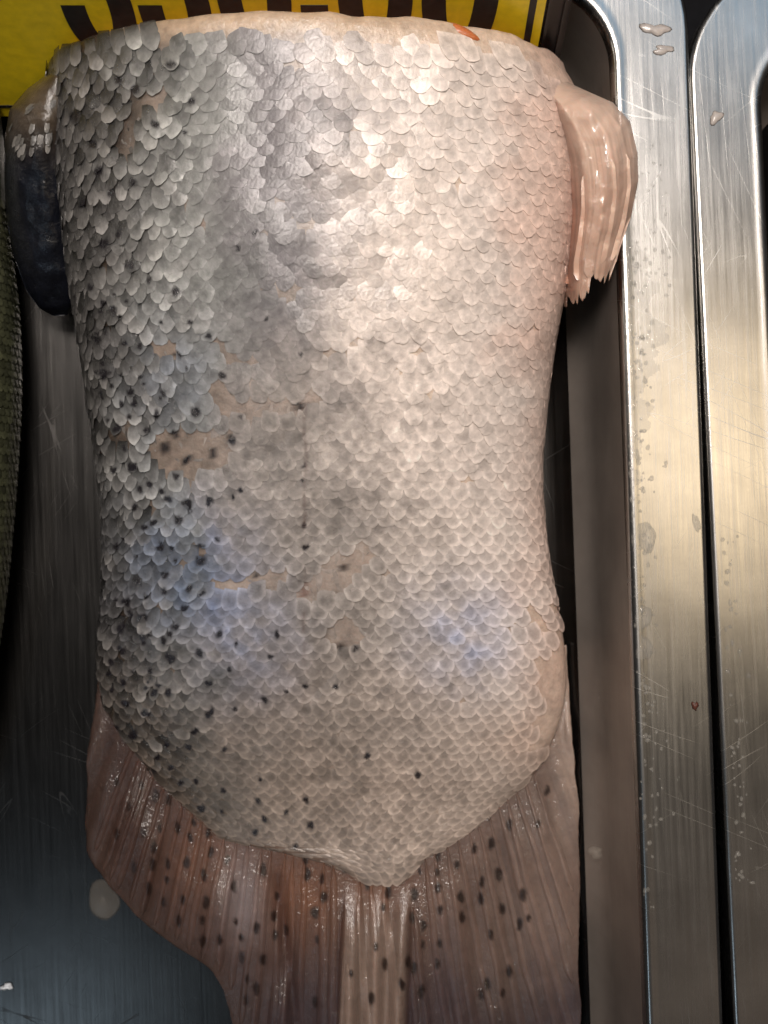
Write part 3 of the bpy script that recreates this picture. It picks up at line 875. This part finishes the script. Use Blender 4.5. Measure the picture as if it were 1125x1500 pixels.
# ------------------------------------------------------------------ fish: dark fleshy fin at left
lo = [(70, 108), (40, 130), (14, 160), (7, 200), (6, 260), (9, 320), (20, 375), (38, 425), (58, 452), (78, 463)]
li = [(110, 108), (104, 160), (98, 220), (100, 290), (110, 350), (118, 400), (116, 440), (98, 462)]
nS, nW = 90, 40
FVt, FVb, cc = [], [], []
for s_ in np.linspace(0, 1, nS):
    a = poly_at(lo, s_); b = poly_at(li, s_)
    tw = np.linspace(0, 1, nW)
    q = a * (1 - tw)[:, None] + b * tw[:, None]
    bul = np.clip(1 - np.abs(2*tw - 1)**2.4, 0, 1)**.6
    zc = np.interp(s_, [0, .2, .5, .8, 1], [.0320, .0330, .0270, .0200, .0130])
    th_ = np.interp(s_, [0, .25, .7, .95, 1], [.010, .0085, .0065, .003, .0008])
    z = zc + th_ * bul + .006 * (1-tw) * 0 + (fbm(q[:, 0]*.04, q[:, 1]*.03, 61, 3) - .5) * .0016
    FVt.append(W(q[:, 0], q[:, 1], z)); FVb.append(W(q[:, 0], q[:, 1], zc - th_ * .6 * bul))
    c = mix((.060, .044, .030), (.0035, .004, .007), np.full(nW, sstep(.12, .42, s_)))
    c = c * (1 + (fbm(q[:, 0]*.06, q[:, 1]*.06, 62, 3) - .5) * 1.0)[:, None]
    cc.append(c)
nv = nS*nW
F = grid_faces(nS, nW) + [tuple(v + nv for v in f[::-1]) for f in grid_faces(nS, nW)]
rimi = [j for j in range(nW)] + [i*nW + nW-1 for i in range(1, nS)] + [(nS-1)*nW + j for j in range(nW-2, -1, -1)] + [i*nW for i in range(nS-2, 0, -1)]
for a, b in zip(rimi, rimi[1:] + rimi[:1]): F.append((a, b, b+nv, a+nv))
cc = np.clip(np.array(cc).reshape(-1, 3), .002, .3)
FT = np.array(FVt)
df = mesh('back_fin', np.concatenate([FT.reshape(-1, 3), np.array(FVb).reshape(-1, 3)]), F, M_DARKFIN, fish, col=np.tile(cc, (2, 1)))
df['label'] = 'dark smooth fleshy fin lobe'
SV, SFc, SC, off = [], [], [], 0
for q in range(26):
    r = np.random.default_rng(900 + q)
    i, j = int(r.integers(10, 30)), int(r.integers(3, nW - 3))
    b = FT[i, j]; t1 = FT[i+2, j] - FT[i-2, j]; t1 /= np.linalg.norm(t1); t2 = FT[i, j+2] - FT[i, j-2]; t2 /= np.linalg.norm(t2)
    nn = np.cross(t1, t2); nn *= np.sign(nn[2])
    w = .0012 * (1 + .4*r.random())
    l_ = T_LOW.make(w, w*2.1, .06, .03, r)
    ang = math.radians(14)
    P = b + l_[:, :1]*t2 + l_[:, 1:2]*(t1*math.cos(ang) + nn*math.sin(ang)) + (l_[:, 2:] - .0001)*nn
    SV.append(P); SC.append(np.tile(np.array((.17, .16, .15)) * (.3 + .9*r.random()), (len(P), 1)))
    SFc += [tuple(v + off for v in f) for f in T_LOW.F]; off += len(P)
o = mesh('root_scales', np.concatenate(SV), SFc, M_SCALE, df, col=np.concatenate(SC)); o['kind'] = 'stuff'

# ------------------------------------------------------------------ neighbouring fish at the left edge
nf = thing('dark_fish', 'dark green scaly fish just showing at the left edge beside the tail piece', 'fish', tuple(W(-150, 600, 0.0)))
c0 = np.array(nf.location)
EX = curve([(-200, -60), (100, -10), (250, 6), (350, 12), (450, 23), (560, 27), (680, 22), (780, 14), (870, 5), (960, -8), (1150, -50), (1400, -130)])
ps = np.linspace(-150, 1400, 140); ths = np.linspace(0, 2*math.pi, 72, endpoint=False)
VV, CC = [], []
for p_ in ps:
    zm, b = .018, .018
    k_ = S*(HC - zm)/D
    xr = (EX(p_) - 562.5)*k_; xl = xr - .080 * (1 - .6*sstep(900, 1400, p_)); Yv = (750 - p_)*k_
    c_, s_ = np.cos(ths), np.sin(ths)
    X = (xl+xr)/2 + (xr-xl)/2*np.sign(c_)*np.abs(c_)**.85; Z = zm + (b*np.where(s_ > 0, 1.35, .95))*np.sign(s_)*np.abs(s_)**.85
    VV.append(np.stack([X, X*0+Yv, Z], -1)); 
    CC.append(mix((.020, .023, .012), (.05, .052, .028), np.clip(c_*.5+.5, 0, 1)*sstep(350, 800, p_)))
VV = np.array(VV)
Fq = grid_faces(len(ps), 72, True) + [tuple(range(72))[::-1], tuple((len(ps)-1)*72 + k for k in range(72))]
nb = mesh('body', VV.reshape(-1, 3) - c0, Fq, M_DARKFISH, nf, col=np.array(CC).reshape(-1, 3))
SV, SFc, SC, off = [], [], [], 0
for i in range(40, 110):
    for j in range(66, 90):
        jj = j % 72
        r = np.random.default_rng(i*100 + j)
        jn = (jj + 1) % 72
        b = VV[i, jj] * (1 - .5*(i % 2)) + VV[i, jn] * (.5*(i % 2))
        t1 = VV[i+1, jj] - VV[i-1, jj]; t1 /= np.linalg.norm(t1); t2 = VV[i, jn] - VV[i, jj-1]; t2 /= np.linalg.norm(t2)
        nn = np.cross(t1, t2)
        cen_ = VV[i].mean(0)
        if nn @ (b - cen_) < 0: nn = -nn
        w = .0023
        l_ = T_LOW.make(w, w*1.25, .03, .02, r); ang = math.radians(9)
        P = b + l_[:, :1]*t2 + l_[:, 1:2]*(t1*math.cos(ang) + nn*math.sin(ang)) + l_[:, 2:]*nn
        SV.append(P - c0); SC.append(np.tile(np.array((.050, .052, .028))*(.6 + .8*r.random()), (len(P), 1)))
        SFc += [tuple(v + off for v in f) for f in T_LOW.F]; off += len(P)
o = mesh('small_scales', np.concatenate(SV), SFc, M_DARKFISH, nb, col=np.concatenate(SC)); o['kind'] = 'stuff'

# ------------------------------------------------------------------ wet beads, drops and crumbs
def blob(rx, ry, h, seed, n=18, m=5, rough=.22):
    r = np.random.default_rng(seed)
    ph0 = r.random(4) * 6.28
    V = [(0, 0, h)]
    for i in range(1, m + 1):
        f = i / m
        for j in range(n):
            a = 2*math.pi*j/n
            k = 1 + rough * (.5*math.sin(2*a + ph0[0]) + .35*math.sin(3*a + ph0[1]) + .25*math.sin(5*a + ph0[2]))
            V.append((rx*k*f*math.cos(a), ry*k*f*math.sin(a), h*max(0, 1 - f**2.6)))
    F = [(0, 1+j, 1+(j+1) % n) for j in range(n)]
    for i in range(m - 1):
        F += [(1+i*n+j, 1+(i+1)*n+j, 1+(i+1)*n+(j+1) % n, 1+i*n+(j+1) % n) for j in range(n)]
    F.append(tuple(1+(m-1)*n+j for j in range(n-1, -1, -1)))
    return np.array(V), F
ZR = .04005
BV, BF, off = [], [], 0
def add_bead(px, py, r, z=ZR, flat=.45, rough=.2):
    global off
    V, F = blob(r*S*(.8+.5*rng.random()), r*S*(.8+.6*rng.random()), r*S*flat*.9, int(rng.integers(1e9)), 10, 3, rough)
    BV.append(V + W(px, py, z)); BF.extend([tuple(v+off for v in f) for f in F]); off += len(V)
def rim_in(y): return np.interp(y, [0, 100, 400, 700, 1000, 1250, 1500], [890, 897, 912, 921, 932, 938, 945])
def rim_out(y): return np.interp(y, [0, 100, 240, 400, 700, 1000, 1250, 1500], [1056, 1012, 1016, 1028, 1045, 1062, 1071, 1077])
for q in range(300):
    y = rng.uniform(360, 720) if rng.random() < .55 else rng.uniform(700, 1330)
    wmax = 55 if y < 480 else (30 if y < 700 else 26 + 30*math.exp(-((y-1130)/80)**2))
    add_bead(rim_in(y) + 2 + abs(rng.normal()) * wmax * .55, y, rng.uniform(1.2, 3.6))
for q in range(70):
    y = rng.uniform(760, 1300)
    add_bead(rim_out(y) + 5 + abs(rng.normal()) * 12, y, rng.uniform(1.2, 4.0))
for q in range(60):
    y = rng.uniform(200, 420)
    add_bead(rim_in(y) + 10 + rng.random()*60, y, rng.uniform(.8, 2.0))
o = mesh('water_beads', np.concatenate(BV), BF, M_WATER)
tag(o, 'tiny water beads sprinkled along the steel tray rims', 'water drops', kind='stuff')

fV, fF, idx = [], [], {}
ys_ = np.arange(330, 760, 2.2); us_ = np.arange(2, 92, 2.2)
YY, UU = np.meshgrid(ys_, us_, indexing='ij')
wid = np.interp(YY, [330, 400, 470, 530, 560, 640, 760], [22, 44, 58, 52, 40, 24, 8]) + (fbm(YY*.05, UU*0, 101, 3) - .5) * 50
hgt = np.clip((wid - UU) / 10, 0, 1)**.5 * np.clip(UU / 5, 0, 1) * (.00012 + .00042 * np.clip(np.abs(fbm(UU*.07, YY*.07, 102, 3) - .5) * 4, 0, 1)) - .00004
for a in range(len(ys_)):
    for b in range(len(us_)):
        if hgt[a, b] > -.00002:
            idx[(a, b)] = len(fV); fV.append(W(rim_in(YY[a, b]) + UU[a, b], YY[a, b], ZR + hgt[a, b]))
for a, b in list(idx):
    q = [idx.get(k_) for k_ in ((a, b), (a+1, b), (a+1, b+1), (a, b+1))]
    if None not in q: fF.append(tuple(q))
o = mesh('water_film', fV, fF, M_WATER)
tag(o, 'lumpy film of slimy water along the inner half of the main tray rim', 'water')

def single(name, label, cat, px, py, z, rx, ry, h, mat, seed, rough=.25, rot=0.0, group=None):
    V, F = blob(rx*S, ry*S, h, seed, 22, 6, rough)
    o = mesh(name, V, F, mat)
    o.location = tuple(W(px, py, z)); o.rotation_euler.z = rot
    tag(o, label, cat, group)
    return o
single('water_drop', 'flat water drop on the main tray rim beside the lower warm reflection', 'water drop', 946, 786, ZR, 15, 22, .00035, M_WATER, 1)
single('water_drop', 'narrow water drop near the outer edge of the main tray rim', 'water drop', 1020, 766, ZR, 5, 15, .0004, M_WATER, 2, rot=.3)
single('water_drop', 'rounded water drop hugging the inner edge of the rim, below the flat drop', 'water drop', 942, 905, ZR, 12, 20, .0005, M_WATER, 3)
single('water_drop', 'spread water drop on the rim, lowest of the three by the inner edge', 'water drop', 944, 952, ZR, 13, 16, .00035, M_WATER, 4)
for k, (x, y, rx, ry) in enumerate(((935, 470, 30, 45), (958, 520, 34, 38), (925, 560, 20, 40), (975, 600, 40, 30))):
    pass
single('loose_scale', 'translucent loose scale stuck on the tray floor beside the tail fin', 'fish scale', 152, 1318, .0002, 27, 34, .0004, M_SLIME, 6, .12)
o = single('loose_scale', 'pale loose scale stuck on the tray wall right of the tail fin', 'fish scale', 872, 1248, .012, 13, 10, .0016, M_SLIME, 7, .3)
single('gristle_bit', 'larger beige gristle bit on the blue lit end of the main rim', 'food scrap', 960, 43, ZR, 19, 10, .0005, M_CRUMB, 8, .5)
single('gristle_bit', 'smaller brownish gristle bit just below the larger one on the rim', 'food scrap', 972, 73, ZR, 17, 6, .0004, M_CRUMB, 9, .5)
single('gristle_bit', 'beige scrap on the rounded rim corner of the neighbouring tray', 'food scrap', 1049, 172, ZR, 10, 9, .0005, M_CRUMB, 10, .5)
single('white_crumb', 'tiny white crumb on the tray floor in the bottom left corner', 'crumb', 10, 1445, .0002, 9, 7, .0012, M_WHITE, 11, .6)
single('brown_crumb', 'tiny dark brown crumb on the tray rim right of the tail', 'crumb', 1018, 1034, ZR, 4, 8, .0006, M_BROWN, 12, .6)
